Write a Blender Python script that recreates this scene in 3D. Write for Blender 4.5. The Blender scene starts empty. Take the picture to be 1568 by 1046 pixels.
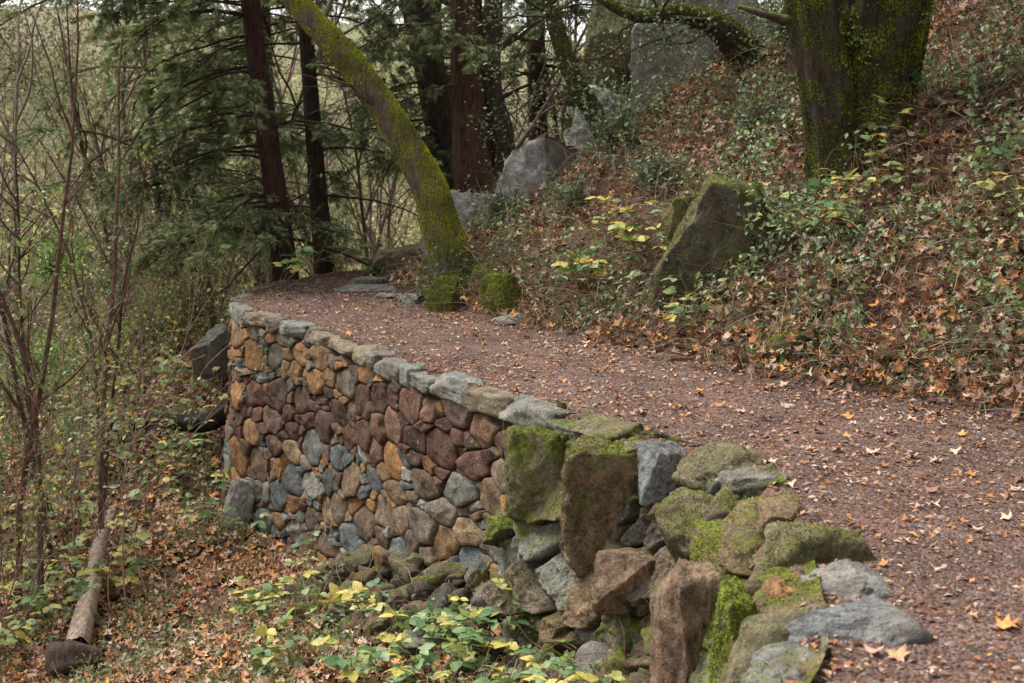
import bpy, bmesh, math, numpy as np
from mathutils import Vector, Euler
R = np.random.default_rng(7)
U = lambda a,b,n=None: R.uniform(a,b,n)
# ------------------------------------------------------------ noise
def _h(ix,iy,iz,s):
    with np.errstate(over='ignore'):
        h=(ix.astype(np.int64)*374761393+iy.astype(np.int64)*668265263+iz.astype(np.int64)*2147483647+s*974634777)&0xffffffff
        h=((h^(h>>13))*1274126177)&0xffffffff
        h=((h^(h>>16))*2246822519)&0xffffffff
        h=h^(h>>15)
    return (h&0xffffff)/float(0xffffff)
def vnoise(p,s=0):
    p=np.asarray(p,float); i=np.floor(p); f=p-i; f=f*f*(3-2*f); i=i.astype(np.int64)
    r=0
    for a in (0,1):
        for b in (0,1):
            for c in (0,1):
                w=(f[...,0] if a else 1-f[...,0])*(f[...,1] if b else 1-f[...,1])*(f[...,2] if c else 1-f[...,2])
                r=r+w*_h(i[...,0]+a,i[...,1]+b,i[...,2]+c,s)
    return r
def fbm(p,o=4,s=0):
    p=np.asarray(p,float); r=0;a=.5;t=0
    for k in range(o):
        r=r+a*vnoise(p*(2.03**k)+k*7.3,s+k); t+=a; a*=.5
    return r/t
def n2(x,y,sc,o=3,s=0):
    return fbm(np.stack([x*sc,y*sc,np.zeros_like(x)+s*3.1],-1),o,s)
def sst(a,b,x):
    t=np.clip((x-a)/(b-a),0,1); return t*t*(3-2*t)
# ------------------------------------------------------------ mesh builder
class MB:
    def __init__(s): s.v=[];s.t=[];s.q=[];s.c=[];s.n=0
    def add(s,V,F,C):
        V=np.asarray(V,float).reshape(-1,3);F=np.asarray(F,np.int64)
        C=np.asarray(C,float)
        if C.ndim==1: C=np.tile(C,(len(V),1))
        if C.shape[1]==3: C=np.concatenate([C,np.zeros((len(C),1))],1)
        s.v.append(V);s.c.append(C)
        (s.t if F.shape[1]==3 else s.q).append(F+s.n); s.n+=len(V)
    def build(s,name,mat,smooth=True,parent=None,center=False):
        V=np.concatenate(s.v);C=np.concatenate(s.c)
        T=np.concatenate(s.t) if s.t else np.zeros((0,3),np.int64)
        Q=np.concatenate(s.q) if s.q else np.zeros((0,4),np.int64)
        o=np.zeros(3)
        if center:
            o=V.mean(0); V=V-o
        me=bpy.data.meshes.new(name)
        me.vertices.add(len(V)); me.vertices.foreach_set('co',V.astype(np.float32).ravel())
        nl=len(T)*3+len(Q)*4
        me.loops.add(nl); me.loops.foreach_set('vertex_index',np.concatenate([T.ravel(),Q.ravel()]).astype(np.int32))
        npoly=len(T)+len(Q); me.polygons.add(npoly)
        st=np.concatenate([np.arange(len(T))*3,len(T)*3+np.arange(len(Q))*4]).astype(np.int32)
        me.polygons.foreach_set('loop_start',st)
        if smooth: me.polygons.foreach_set('use_smooth',np.ones(npoly,bool))
        me.update(calc_edges=True)
        a=me.color_attributes.new('Col','FLOAT_COLOR','POINT'); a.data.foreach_set('color',C.astype(np.float32).ravel())
        me.materials.append(mat)
        ob=bpy.data.objects.new(name,me); bpy.context.scene.collection.objects.link(ob)
        ob.location=o
        if parent: ob.parent=parent
        return ob
def empty(name):
    e=bpy.data.objects.new(name,None); bpy.context.scene.collection.objects.link(e); return e
def norm(a): return a/np.maximum(np.linalg.norm(a,axis=-1,keepdims=True),1e-9)
# ------------------------------------------------------------ paths
def smooth_poly(P,n):
    P=np.array(P,float)
    out=[]
    for i in range(len(P)-1):
        p0=P[max(i-1,0)];p1=P[i];p2=P[i+1];p3=P[min(i+2,len(P)-1)]
        for t in np.arange(0,1,.1):
            out.append(.5*((2*p1)+(-p0+p2)*t+(2*p0-5*p1+4*p2-p3)*t*t+(-p0+3*p1-3*p2+p3)*t**3))
    out.append(P[-1]); out=np.array(out)
    d=np.r_[0,np.cumsum(np.linalg.norm(np.diff(out,axis=0),axis=1))]
    s=np.linspace(0,d[-1],n)
    return np.stack([np.interp(s,d,out[:,k]) for k in range(P.shape[1])],1)
OUT=[(-1.2,-6),(-1.0,-2),(-.8,0.5),(-.3,2),(.4,3.2),(.95,4.1),(1.15,5.0),(1.27,5.8),(1.35,6.6),(1.25,7.2),(.86,7.75),(.29,8.54),(-.17,9.41),(-.72,10.33),(-1.43,11.85),(-2.32,13.5),(-2.95,14.4),(-3.28,15.2),(-3.42,16.2),(-3.4,17.4),(-3.1,18.7),(-2.6,20),(-1.8,21.3),(-.3,23),(3,26),(8,30),(16,35),(60,62)]
INN=[(1.5,-6),(1.7,-2),(2.1,0.5),(2.8,2.5),(3.3,4.5),(3.6,6.5),(3.35,8.2),(2.52,9.41),(1.89,10),(1.245,11.2),(.42,12.4),(-.31,13.8),(-1.15,15.6),(-1.6,17.2),(-1.6,18.6),(-1.0,20),(.3,21.5),(4,24.5),(9,28),(17,33),(61,60)]
def dens(P):
    S=smooth_poly(P,600); k=S[:,1]<26
    return np.concatenate([S[k][::3],S[~k][::25],S[-1:]])
PO=dens(OUT);PI=dens(INN)
def sdist(x,y,P):
    best=np.full(x.shape,1e18);sg=np.zeros(x.shape);yn=np.zeros(x.shape)
    for i in range(len(P)-1):
        a=P[i];d=P[i+1]-a;L=d@d
        if L<1e-9: continue
        px=x-a[0];py=y-a[1]
        t=np.clip((px*d[0]+py*d[1])/L,0,1)
        qx=px-t*d[0];qy=py-t*d[1];dd=qx*qx+qy*qy
        m=dd<best
        best=np.where(m,dd,best);sg=np.where(m,d[0]*py-d[1]*px,sg);yn=np.where(m,a[1]+t*d[1],yn)
    return np.sqrt(best)*np.where(sg>=0,1,-1),yn
def terrain(x,y):
    so,yn=sdist(x,y,PO); si,_=sdist(x,y,PI); si=-si
    both=(so>0)&(si>0)
    out=(so>0)&(~both|(so<si)); hill=(si>0)&~out
    base=np.interp(yn,[-6,4,6,7.5,9.4,10.3,11.8,13.5,15.2,17,19,21,24],[-.9,-.95,-1.0,-1.15,-1.45,-1.75,-2.1,-2.3,-2.3,-1.6,-.9,-.4,-.3])
    base=base+( -2.2-base)*sst(4,9,so)
    off=np.interp(so,[0,3,6,9,14,18,30,50,80,500],[0,-.75,-1.7,-2.4,-2.6,-1.4,4,11,15,22])
    low=base+off+(n2(x,y,.5,4,3)-.5)*.5*sst(.2,2,so)+(n2(x,y,3,2,5)-.5)*.12*sst(.1,.5,so)+(n2(x,y,.12,3,9)-.5)*3*sst(10,25,so)
    w=np.interp(yn,[7.3,8.4],[.5,.12])
    zl=low*sst(-.03,1,so/w*1.0)
    hp=np.interp(si,[0,.15,.5,6,20,60,500],[0,.06,.28,4.2,12,22,40])
    zh=hp+(n2(x,y,.8,4,11)-.5)*.8*sst(.2,2.5,si)+(n2(x,y,3.0,2,13)-.5)*.26*sst(.05,.6,si)
    zp=(n2(x,y,1.3,3,15)-.5)*.08
    z=np.where(out,zl+zp*(1-sst(-.03,1,so/w)),np.where(hill,zh+zp,zp))
    return z,np.where(out,so,np.where(hill,-1,-np.abs(so))),np.where(hill,si,np.where(out,-1,-np.abs(si))),yn
GX0,GX1,GY0,GY1,GS=-42,34,-2,72,.125
gx=np.arange(GX0,GX1,GS);gy=np.arange(GY0,GY1,GS)
GXX,GYY=np.meshgrid(gx,gy,indexing='ij')
GZ,GO,GI,_=terrain(GXX,GYY)
GNx=-np.gradient(GZ,GS,axis=0);GNy=-np.gradient(GZ,GS,axis=1)
def look(A,x,y):
    u=np.clip((x-GX0)/GS,0,len(gx)-1.01);v=np.clip((y-GY0)/GS,0,len(gy)-1.01)
    i=u.astype(int);j=v.astype(int);fu=u-i;fv=v-j
    return A[i,j]*(1-fu)*(1-fv)+A[i+1,j]*fu*(1-fv)+A[i,j+1]*(1-fu)*fv+A[i+1,j+1]*fu*fv
def H(x,y): return look(GZ,np.asarray(x,float),np.asarray(y,float))
def N_(x,y):
    return norm(np.stack([look(GNx,x,y),look(GNy,x,y),np.ones_like(x)],-1))
# ------------------------------------------------------------ materials
def newmat(name):
    m=bpy.data.materials.new(name);m.use_nodes=True;nt=m.node_tree;nt.nodes.clear()
    o=nt.nodes.new('ShaderNodeOutputMaterial');return m,nt,o
def noise(nt,vec,scale,detail=4,rough=.6):
    n=nt.nodes.new('ShaderNodeTexNoise');n.inputs['Scale'].default_value=scale;n.inputs['Detail'].default_value=detail;n.inputs['Roughness'].default_value=rough
    nt.links.new(vec,n.inputs['Vector']);return n.outputs['Fac']
def mapr(nt,v,a,b,c,d):
    n=nt.nodes.new('ShaderNodeMapRange');nt.links.new(v,n.inputs[0])
    for i,x in enumerate((a,b,c,d)): n.inputs[i+1].default_value=x
    return n.outputs[0]
def math_(nt,op,a,b):
    n=nt.nodes.new('ShaderNodeMath');n.operation=op
    for i,x in enumerate((a,b)):
        if isinstance(x,(int,float)): n.inputs[i].default_value=x
        else: nt.links.new(x,n.inputs[i])
    return n.outputs[0]
def mixc(nt,f,a,b,mode='MIX'):
    n=nt.nodes.new('ShaderNodeMix');n.data_type='RGBA';n.blend_type=mode
    for s,x in ((n.inputs[0],f),(n.inputs[6],a),(n.inputs[7],b)):
        if isinstance(x,(int,float)): s.default_value=x
        elif isinstance(x,tuple): s.default_value=(*x,1)
        else: nt.links.new(x,s)
    return n.outputs[2]
def bump(nt,h,st,dist):
    n=nt.nodes.new('ShaderNodeBump');n.inputs['Strength'].default_value=st;n.inputs['Distance'].default_value=dist
    nt.links.new(h,n.inputs['Height']);return n.outputs[0]
def attr(nt):
    n=nt.nodes.new('ShaderNodeAttribute');n.attribute_name='Col';return n
def pos(nt): return nt.nodes.new('ShaderNodeNewGeometry').outputs['Position']
def princ(nt,o,col,rough=.85,nrm=None,spec=.25):
    p=nt.nodes.new('ShaderNodeBsdfPrincipled')
    if isinstance(col,tuple): p.inputs['Base Color'].default_value=(*col,1)
    else: nt.links.new(col,p.inputs['Base Color'])
    p.inputs['Roughness'].default_value=rough
    p.inputs['Specular IOR Level'].default_value=spec
    if nrm is not None: nt.links.new(nrm,p.inputs['Normal'])
    if o is not None: nt.links.new(p.outputs[0],o.inputs[0])
    return p
def m_leaf(name,trans=.3,rough=.5,spec=.35,simple=False):
    m,nt,o=newmat(name);a=attr(nt)
    c=a.outputs['Color']
    if not simple:
        f=mapr(nt,noise(nt,pos(nt),60,1),.3,.7,.75,1.25)
        c=mixc(nt,1.0,c,f,'MULTIPLY')
        p=princ(nt,None,c,rough,None,spec)
    else:
        p=nt.nodes.new('ShaderNodeBsdfDiffuse');nt.links.new(c,p.inputs[0])
    if trans<=0:
        nt.links.new(p.outputs[0],o.inputs[0]);return m
    t=nt.nodes.new('ShaderNodeBsdfTranslucent');nt.links.new(c,t.inputs[0])
    mx=nt.nodes.new('ShaderNodeMixShader');mx.inputs[0].default_value=trans
    nt.links.new(p.outputs[0],mx.inputs[1]);nt.links.new(t.outputs[0],mx.inputs[2]);nt.links.new(mx.outputs[0],o.inputs[0])
    return m
def moss_mix(nt,col,a,P,normz,thr=.55,mosscols=((.045,.052,.012),(.20,.225,.035))):
    s=math_(nt,'ADD',math_(nt,'MULTIPLY',a,1.0),math_(nt,'MULTIPLY',normz,.18))
    s=math_(nt,'ADD',s,math_(nt,'MULTIPLY',noise(nt,P,6,6,.7),1.1))
    mask=mapr(nt,s,thr+.50,thr+.70,0,.92)
    mc=mixc(nt,mapr(nt,noise(nt,P,24,4,.7),.36,.66,0,1),mosscols[0],mosscols[1])
    return mixc(nt,mask,col,mc),mask
def m_rock(name):
    m,nt,o=newmat(name);a=attr(nt);P=pos(nt)
    g=nt.nodes.new('ShaderNodeNewGeometry');sx=nt.nodes.new('ShaderNodeSeparateXYZ');nt.links.new(g.outputs['Normal'],sx.inputs[0])
    n1=noise(nt,P,8,5,.72);n2_=noise(nt,P,55,4,.75)
    c=mixc(nt,1.0,a.outputs['Color'],mapr(nt,n1,.3,.7,.4,1.65),'MULTIPLY')
    c=mixc(nt,1.0,c,mapr(nt,n2_,.3,.7,.5,1.5),'MULTIPLY')
    c=mixc(nt,mapr(nt,noise(nt,P,3.3,3),.52,.7,0,.4),c,(.20,.12,.07))
    c=mixc(nt,mapr(nt,noise(nt,P,19,3,.6),.62,.69,0,.5),c,(.34,.35,.30))
    c,mk=moss_mix(nt,c,a.outputs['Alpha'],P,sx.outputs[2])
    h=math_(nt,'ADD',n1,math_(nt,'MULTIPLY',n2_,.5))
    princ(nt,o,c,.85,bump(nt,h,1.0,.035),.2);return m
def m_bark(name,stretch=.22,simple=False):
    m,nt,o=newmat(name);a=attr(nt);P=pos(nt)
    if simple:
        c=mixc(nt,1.0,a.outputs['Color'],mapr(nt,noise(nt,P,14,2),.3,.7,.6,1.4),'MULTIPLY')
        d=nt.nodes.new('ShaderNodeBsdfDiffuse');nt.links.new(c,d.inputs[0]);nt.links.new(d.outputs[0],o.inputs[0]);return m
    mp=nt.nodes.new('ShaderNodeMapping');mp.inputs['Scale'].default_value=(1,1,stretch);nt.links.new(P,mp.inputs[0])
    g=nt.nodes.new('ShaderNodeNewGeometry');sx=nt.nodes.new('ShaderNodeSeparateXYZ');nt.links.new(g.outputs['Normal'],sx.inputs[0])
    n1=noise(nt,mp.outputs[0],22,6,.75)
    c=mixc(nt,1.0,a.outputs['Color'],mapr(nt,n1,.32,.68,.3,1.8),'MULTIPLY')
    c=mixc(nt,mapr(nt,noise(nt,P,9,4),.6,.7,0,.3),c,(.18,.18,.15))
    c,mk=moss_mix(nt,c,a.outputs['Alpha'],P,sx.outputs[2],.55,((.05,.06,.01),(.28,.31,.03)))
    h=math_(nt,'ADD',n1,math_(nt,'MULTIPLY',noise(nt,P,80,3),.3))
    princ(nt,o,c,.9,bump(nt,h,.9,.04),.15);return m
def m_ground():
    m,nt,o=newmat('soil_litter');a=attr(nt);P=pos(nt)
    v=nt.nodes.new('ShaderNodeTexVoronoi');v.inputs['Scale'].default_value=16;nt.links.new(P,v.inputs['Vector'])
    hs=nt.nodes.new('ShaderNodeSeparateColor');nt.links.new(v.outputs['Color'],hs.inputs[0])
    c=mixc(nt,1.0,a.outputs['Color'],mapr(nt,hs.outputs[0],0,1,.4,1.5),'MULTIPLY')
    n1=noise(nt,P,30,5,.7)
    c=mixc(nt,1.0,c,mapr(nt,n1,.3,.7,.45,1.35),'MULTIPLY')
    princ(nt,o,c,.95,bump(nt,n1,.8,.03),.1);return m
def m_path():
    m,nt,o=newmat('gravel_dirt');a=attr(nt);P=pos(nt)
    v=nt.nodes.new('ShaderNodeTexVoronoi');v.inputs['Scale'].default_value=62;nt.links.new(P,v.inputs['Vector'])
    hs=nt.nodes.new('ShaderNodeSeparateColor');nt.links.new(v.outputs['Color'],hs.inputs[0])
    n0=noise(nt,P,1.6,5,.65)
    c=mixc(nt,1.0,a.outputs['Color'],mapr(nt,n0,.3,.7,.5,1.4),'MULTIPLY')
    c=mixc(nt,mapr(nt,noise(nt,P,3.1,3,.6),.5,.7,0,.5),c,(.24,.12,.062))
    c=mixc(nt,1.0,c,mapr(nt,noise(nt,P,48,4,.75),.3,.7,.4,1.6),'MULTIPLY')
    c=mixc(nt,mapr(nt,hs.outputs[0],.76,.82,0,.55),c,(.27,.225,.21))
    c=mixc(nt,mapr(nt,hs.outputs[1],.76,.82,0,.75),c,(.045,.028,.022))
    h=math_(nt,'ADD',mapr(nt,v.outputs['Distance'],0,.7,1,0),noise(nt,P,110,3))
    h=math_(nt,'ADD',h,math_(nt,'MULTIPLY',noise(nt,P,14,3),2.0))
    princ(nt,o,c,.9,bump(nt,h,.9,.018),.2);return m
M_LEAF=m_leaf('leaf_green',.25);M_DRY=m_leaf('leaf_dry',0,.75,.15);M_NEED=m_leaf('conifer_spray',.25,simple=True)
M_MOSS=m_leaf('moss_tuft',0,simple=True);M_FAR=m_leaf('far_leaf',.25,simple=True)
M_ROCK=m_rock('weathered_rock');M_BARK=m_bark('bark');M_TWIG=m_bark('twig_bark',simple=True);M_GR=m_ground();M_PATH=m_path()
def m_mortar():
    m,nt,o=newmat('mortar');P=pos(nt);n1=noise(nt,P,40,5,.7)
    c=mixc(nt,mapr(nt,n1,.3,.7,0,1),(.025,.018,.014),(.10,.075,.055))
    princ(nt,o,c,.95,bump(nt,n1,.8,.02),.1);return m
M_MORT=m_mortar()
# ------------------------------------------------------------ instancing
def inst(mb,tv,tf,p,n,size,col,T=None,alpha=0,jit=.12,zs=1.0):
    p=np.asarray(p,float);K=len(p);n=norm(np.asarray(n,float))
    if T is None:
        t=norm(np.cross(n,R.normal(size=(K,3))));b=np.cross(n,t)
    else:
        t=norm(T);n=norm(n-(n*t).sum(-1,keepdims=True)*t);b=np.cross(n,t)
    size=np.broadcast_to(np.asarray(size,float),(K,))[:,None,None]
    V=p[:,None,:]+size*(tv[None,:,0:1]*t[:,None]+tv[None,:,1:2]*b[:,None]+tv[None,:,2:3]*zs*n[:,None])
    k=len(tv);F=(tf[None]+(np.arange(K)*k)[:,None,None]).reshape(-1,tf.shape[1])
    C=np.broadcast_to(np.asarray(col,float),(K,3))*(1+R.uniform(-jit,jit,(K,1)))
    C=np.concatenate([C,np.full((K,1),alpha)],1)
    mb.add(V.reshape(-1,3),F,np.repeat(C,k,0))
OV4=np.array([(-.45,0,0),(.05,.3,.09),(.08,0,-.03),(.05,-.3,.09),(.55,0,-.12)]);OV4F=np.array([(0,2,1),(0,3,2),(1,2,4),(2,3,4)])
SIM=np.array([(-.5,0,0),(0,.27,.07),(.5,0,-.05),(0,-.27,.07)]);SIMF=np.array([(0,2,1),(0,3,2)])
NEE=np.array([(0,-.09,0),(.55,-.13,.02),(1,0,-.06),(.5,.13,.02),(0,.09,0)]);NEEF=np.array([(0,1,3),(1,2,3),(0,3,4)])
def spray():
    v=[];f=[]
    for (x0,a,l) in ((0,0,1.),(.1,.75,.55),(.1,-.75,.55),(.35,.7,.45),(.35,-.7,.45),(.6,.6,.32),(.6,-.6,.32)):
        c,s=math.cos(a),math.sin(a);w=.055;k=len(v);dz=-.12*l
        v+=[(x0-s*w,c*w,0),(x0+s*w,-c*w,0),(x0+c*l,s*l,dz)];f.append((k,k+1,k+2))
    return np.array(v),np.array(f)
SPR,SPRF=spray()
def maple():
    r=[1,.5,.85,.42,.7,.35,.25,.35,.7,.42,.85,.5];v=[(0,0,0)]
    for i,q in enumerate(r):
        a=i*2*math.pi/12;v.append((q*math.cos(a)*.55,q*math.sin(a)*.55,.22*q*q*(1 if i%3 else -.3)))
    return np.array(v),np.array([(0,1+i,1+(i+1)%12) for i in range(12)])
MAP,MAPF=maple()
def broad():
    xs=np.linspace(0,1,7);w=np.array([.03,.25,.34,.33,.27,.15,0]);v=[];f=[]
    for i,(x,q) in enumerate(zip(xs,w)):
        z=-.25*x*x
        v+=[(x,q+(.03 if i%2 else -.02)*(0<i<6),z+.1*q+.02*(i%2)),(x,0,z),(x,-q-(.03 if i%2 else -.02)*(0<i<6),z+.1*q+.02*(i%2))]
    for i in range(6):
        a=i*3;f+=[(a,a+1,a+4,a+3),(a+1,a+2,a+5,a+4)]
    return np.array(v),np.array(f)
BRO,BROF=broad()
PEB=np.array([(1,0,0),(-.9,.1,0),(.1,.8,.1),(0,-.85,0),(.1,.1,.6),(0,0,-.6)]);PEBF=np.array([(0,2,4),(2,1,4),(1,3,4),(3,0,4)])
def tubes(mb,P,Rr,col,sides=4,alpha=0):
    P=np.asarray(P,float);M,n,_=P.shape
    T=norm(np.gradient(P,axis=1));mt=np.abs(T.mean(1));ref=np.eye(3)[np.argmin(mt,1)][:,None,:]
    A=norm(np.cross(T,np.broadcast_to(ref,T.shape)));B=np.cross(T,A)
    th=np.arange(sides)*2*np.pi/sides
    V=P[:,:,None]+Rr[:,:,None,None]*(A[:,:,None]*np.cos(th)[None,None,:,None]+B[:,:,None]*np.sin(th)[None,None,:,None])
    i=np.arange(n-1)[:,None]*sides;j=np.arange(sides)[None];j2=(j+1)%sides
    F=np.stack([i+j,i+j2,i+sides+j2,i+sides+j],-1).reshape(-1,4)
    F=(F[None]+(np.arange(M)*n*sides)[:,None,None]).reshape(-1,4)
    col=np.broadcast_to(np.asarray(col,float),(M,3))
    C=np.repeat(np.concatenate([col,np.broadcast_to(np.asarray(alpha,float),(M,))[:,None]],1),n*sides,0)
    mb.add(V.reshape(-1,3),F,C)
def walk(start,d,L,n,wob=.15,grav=0.,up=0.):
    M=len(start);P=np.zeros((M,n,3));P[:,0]=start;d=norm(d)
    st=(L/(n-1))[:,None]
    for i in range(1,n):
        d=norm(d+R.normal(size=(M,3))*wob+np.array([0,0,up-grav]))
        P[:,i]=P[:,i-1]+d*st
    return P
def children(P,k,ang,t0=.25,t1=1.):
    M,n,_=P.shape;idx=np.repeat(np.arange(M),k);t=U(t0,t1,len(idx))*(n-1.001);i=t.astype(int);f=(t-i)[:,None]
    s=P[idx,i]*(1-f)+P[idx,i+1]*f;d=norm(P[idx,i+1]-P[idx,i])
    r=R.normal(size=d.shape);r=norm(r-(r*d).sum(-1,keepdims=True)*d)
    return s,norm(d*math.cos(ang)+r*math.sin(ang)),idx,t/(n-1)
# ------------------------------------------------------------ ground
def axis(lo,hi,a,b,fine):
    c=list(np.arange(a,b,fine));x=b;s=fine
    while x<hi: c.append(x);s=min(s*1.12,12);x+=s
    c.append(hi);x=a;s=fine;l=[]
    while True:
        s=min(s*1.12,12);x-=s
        if x<=lo: break
        l.append(x)
    l.append(lo);return np.array(l[::-1]+c)
ax=axis(-260,260,-6.5,5.5,.07);ay=axis(-60,400,2.5,21,.075)
X,Y=np.meshgrid(ax,ay,indexing='ij')
Z,SO,SI,YN=terrain(X,Y)
nx,ny=X.shape
idx=np.arange(nx*ny).reshape(nx,ny)
F=np.stack([idx[:-1,:-1],idx[1:,:-1],idx[1:,1:],idx[:-1,1:]],-1).reshape(-1,4)
V=np.stack([X,Y,Z],-1).reshape(-1,3)
n=n2(X,Y,1.2,4,21).ravel()[:,None]
soil=np.array([.075,.045,.03])*(1-n)+np.array([.16,.10,.065])*n
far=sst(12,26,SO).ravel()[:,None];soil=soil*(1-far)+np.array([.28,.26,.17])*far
PATHC=np.array([.215,.127,.102])
pm=((SO<.02)&(SI<0)).ravel()[:,None]
hb=sst(.3,.0,SI+n2(X,Y,4,2,3)*.3-.15).ravel()[:,None]*(SI>-.5).ravel()[:,None]
col=np.where(pm,PATHC,soil*(1-hb)+PATHC*hb)
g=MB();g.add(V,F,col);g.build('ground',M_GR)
inside=((SO<.0)&(SI<.12)&(SO>-9))
cell=inside[:-1,:-1]&inside[1:,:-1]&inside[1:,1:]&inside[:-1,1:]
Fp=F[cell.ravel()];used=np.unique(Fp);rm=np.zeros(nx*ny,int);rm[used]=np.arange(len(used))
Vp=V[used]+np.array([0,0,.006]);pn=n2(X,Y,.9,3,31).ravel()[used][:,None]
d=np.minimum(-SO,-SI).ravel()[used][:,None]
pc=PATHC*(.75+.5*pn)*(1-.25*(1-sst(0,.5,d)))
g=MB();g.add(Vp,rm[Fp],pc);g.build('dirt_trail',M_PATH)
# ------------------------------------------------------------ rocks
def ico(s):
    bm=bmesh.new();bmesh.ops.create_icosphere(bm,subdivisions=s,radius=1)
    v=np.array([x.co[:] for x in bm.verts]);f=np.array([[q.index for q in p.verts] for p in bm.faces]);bm.free();return v,f
ICO={s:ico(s) for s in (2,3,4,5)}
def rockv(size,rot,seed,sub,cut=(.55,.98),k=7,nc=13,rgh=1.):
    r=np.random.default_rng(seed);v,f=ICO[sub];p=v/((np.abs(v)**k).sum(1)**(1/k))[:,None]
    for i in range(nc):
        nn=norm(r.normal(size=3)*np.array([1,1,.7]));dd=r.uniform(*cut)*(1.12 if abs(nn).max()>.9 else 1)
        e=np.maximum(0,p@nn-dd);p=p-nn*e[:,None]
    q=norm(p)
    p=p*(1+rgh*(.12*(fbm(p*1.3+seed*3.7,3)-.5)+.14*(fbm(p*3.5+seed,3)-.5)))[:,None]
    sa=norm(r.normal(size=3)+np.array([0,0,1.5]));hgt=(p@sa)*r.uniform(3,5)+fbm(p*1.5+seed,2)*1.5;fr=hgt-np.floor(hgt)
    p=p-(.04*rgh*sst(.8,1,np.abs(2*fr-1)))[:,None]*q
    rid=1-np.abs(2*vnoise(p*3.5+seed,3)-1)
    p=p-(.07*rgh*sst(.87,1,rid))[:,None]*q+(.065*rgh*(fbm(p*9+seed,3,3)-.5))[:,None]*q
    p=p*np.array(size)/2*1.08
    if np.isscalar(rot): rot=(0,0,rot)
    m=np.array(Euler(rot).to_matrix());return p@m.T,f
CM=((.045,.055,.010),(.26,.29,.04));CB=((.08,.11,.010),(.36,.46,.045))
def fuzz(mb,V,F,cnt,size,thr=.0,alpha=0,colr=CM):
    a=V[F[:,0]];b=V[F[:,1]];c=V[F[:,2]];nn=np.cross(b-a,c-a);ar=np.linalg.norm(nn,axis=1)
    i=R.choice(len(F),cnt,p=ar/ar.sum());u=U(0,1,(cnt,1));w=U(0,1,(cnt,1))*(1-u)
    p=a[i]+u*(b[i]-a[i])+w*(c[i]-a[i]);n_=norm(nn[i])
    al=alpha[F[i,0]] if isinstance(alpha,np.ndarray) else alpha
    keep=(n_[:,2]*.30+fbm(p*6,4,4)*1.9-.3+al*.5+U(-.10,.10,cnt))>thr+.68
    p=p[keep];n_=n_[keep];k=len(p)
    if k<3: return
    cm=np.clip(vnoise(p*5,9)[:,None]**1.5*.9+U(-.05,.3,(k,1))+n_[:,2:3]*.22,0,1)
    col=np.array(colr[0])*(1-cm)+np.array(colr[1])*cm
    inst(mb,SIM,SIMF,p,norm(R.normal(size=(k,3))*.7+n_),U(.6,1.4,k)*size,col,T=norm(n_*.25+R.normal(size=(k,3))*.7+np.array([0,0,-.2])))
GREY=(.22,.21,.19);BLUE=(.20,.205,.205);BRN=(.20,.135,.09);RUST=(.30,.16,.08);DK=(.10,.087,.072);OLV=(.18,.155,.095);LGR=(.29,.29,.28)
def boulder(name,c,size,rot=0.,seed=1,sub=4,col=GREY,moss=.3,fz=0,parent=None,fs=.03,colr=CM,**kw):
    p,f=rockv(size,rot,seed,sub,**kw);p=p+np.array(c);mb=MB()
    C=np.tile(np.array([*col,moss]),(len(p),1));C[:,:3]*=(.75+.5*vnoise(p*3,seed))[:,None]
    mb.add(p,f,C)
    ob=mb.build(name,M_ROCK,True,parent,center=(parent is None))
    if fz:
        m2=MB();fuzz(m2,p,f,fz,fs,.15,moss,colr)
        if m2.n:
            q=m2.build('moss_cover',M_MOSS,False);q.parent=ob;q.matrix_parent_inverse=ob.matrix_basis.inverted()
    return ob
edge=[((.20,8.30,-.40),(.44,.42,.64),.3,OLV,.55,9000,0),((.60,7.78,-.42),(.60,.5,.76),.5,BRN,.52,13000,0),
((.92,7.5,-.14),(.38,.40,.34),.2,BLUE,.15,500,0),((1.20,7.15,-.08),(.42,.42,.25),.5,OLV,.25,2500,0),
((1.04,6.95,-.36),(.42,.45,.42),.9,OLV,.42,5000,0),((1.13,6.3,-.32),(.34,.60,.44),.05,BRN,.5,12000,1),
((.86,5.95,-.58),(.30,.40,.66),.15,BRN,.15,1200,0),((1.34,5.5,-.14),(.42,.40,.46),.15,OLV,.36,6000,0),
((1.38,5.0,-.05),(.42,.30,.20),.3,GREY,.0,0,0),((1.24,4.52,-.06),(.44,.36,.24),.15,BLUE,.0,0,0),
((1.08,5.1,-.30),(.2,.36,.56),.1,RUST,-.05,0,0),((.90,4.85,-.36),(.20,.42,.70),-.1,OLV,.6,14000,1),
((1.02,4.15,-.09),(.34,.3,.2),.4,GREY,.35,1500,0),((.70,7.3,-.76),(.4,.36,.34),1.2,BRN,.25,1200,0),
((.05,8.5,-.82),(.38,.35,.3),.1,BRN,.25,500,0),((.78,7.62,-.10),(.26,.22,.2),.4,OLV,.3,800,0),((1.32,6.75,-.06),(.3,.3,.18),.2,GREY,.2,500,0),((1.33,6.05,-.07),(.26,.34,.2),.3,BRN,.25,800,0)]
for i,(c,s,r,co,mo,fz,br) in enumerate(edge):
    boulder('mossy_edge_boulder' if mo>.35 else 'edge_boulder',c,s,(U(-.1,.1),U(-.1,.1),r),50+i,5,co,mo,fz,None,.013,CB if br else CM,nc=13,cut=(.70,1.05),k=9,rgh=1.1)
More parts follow.
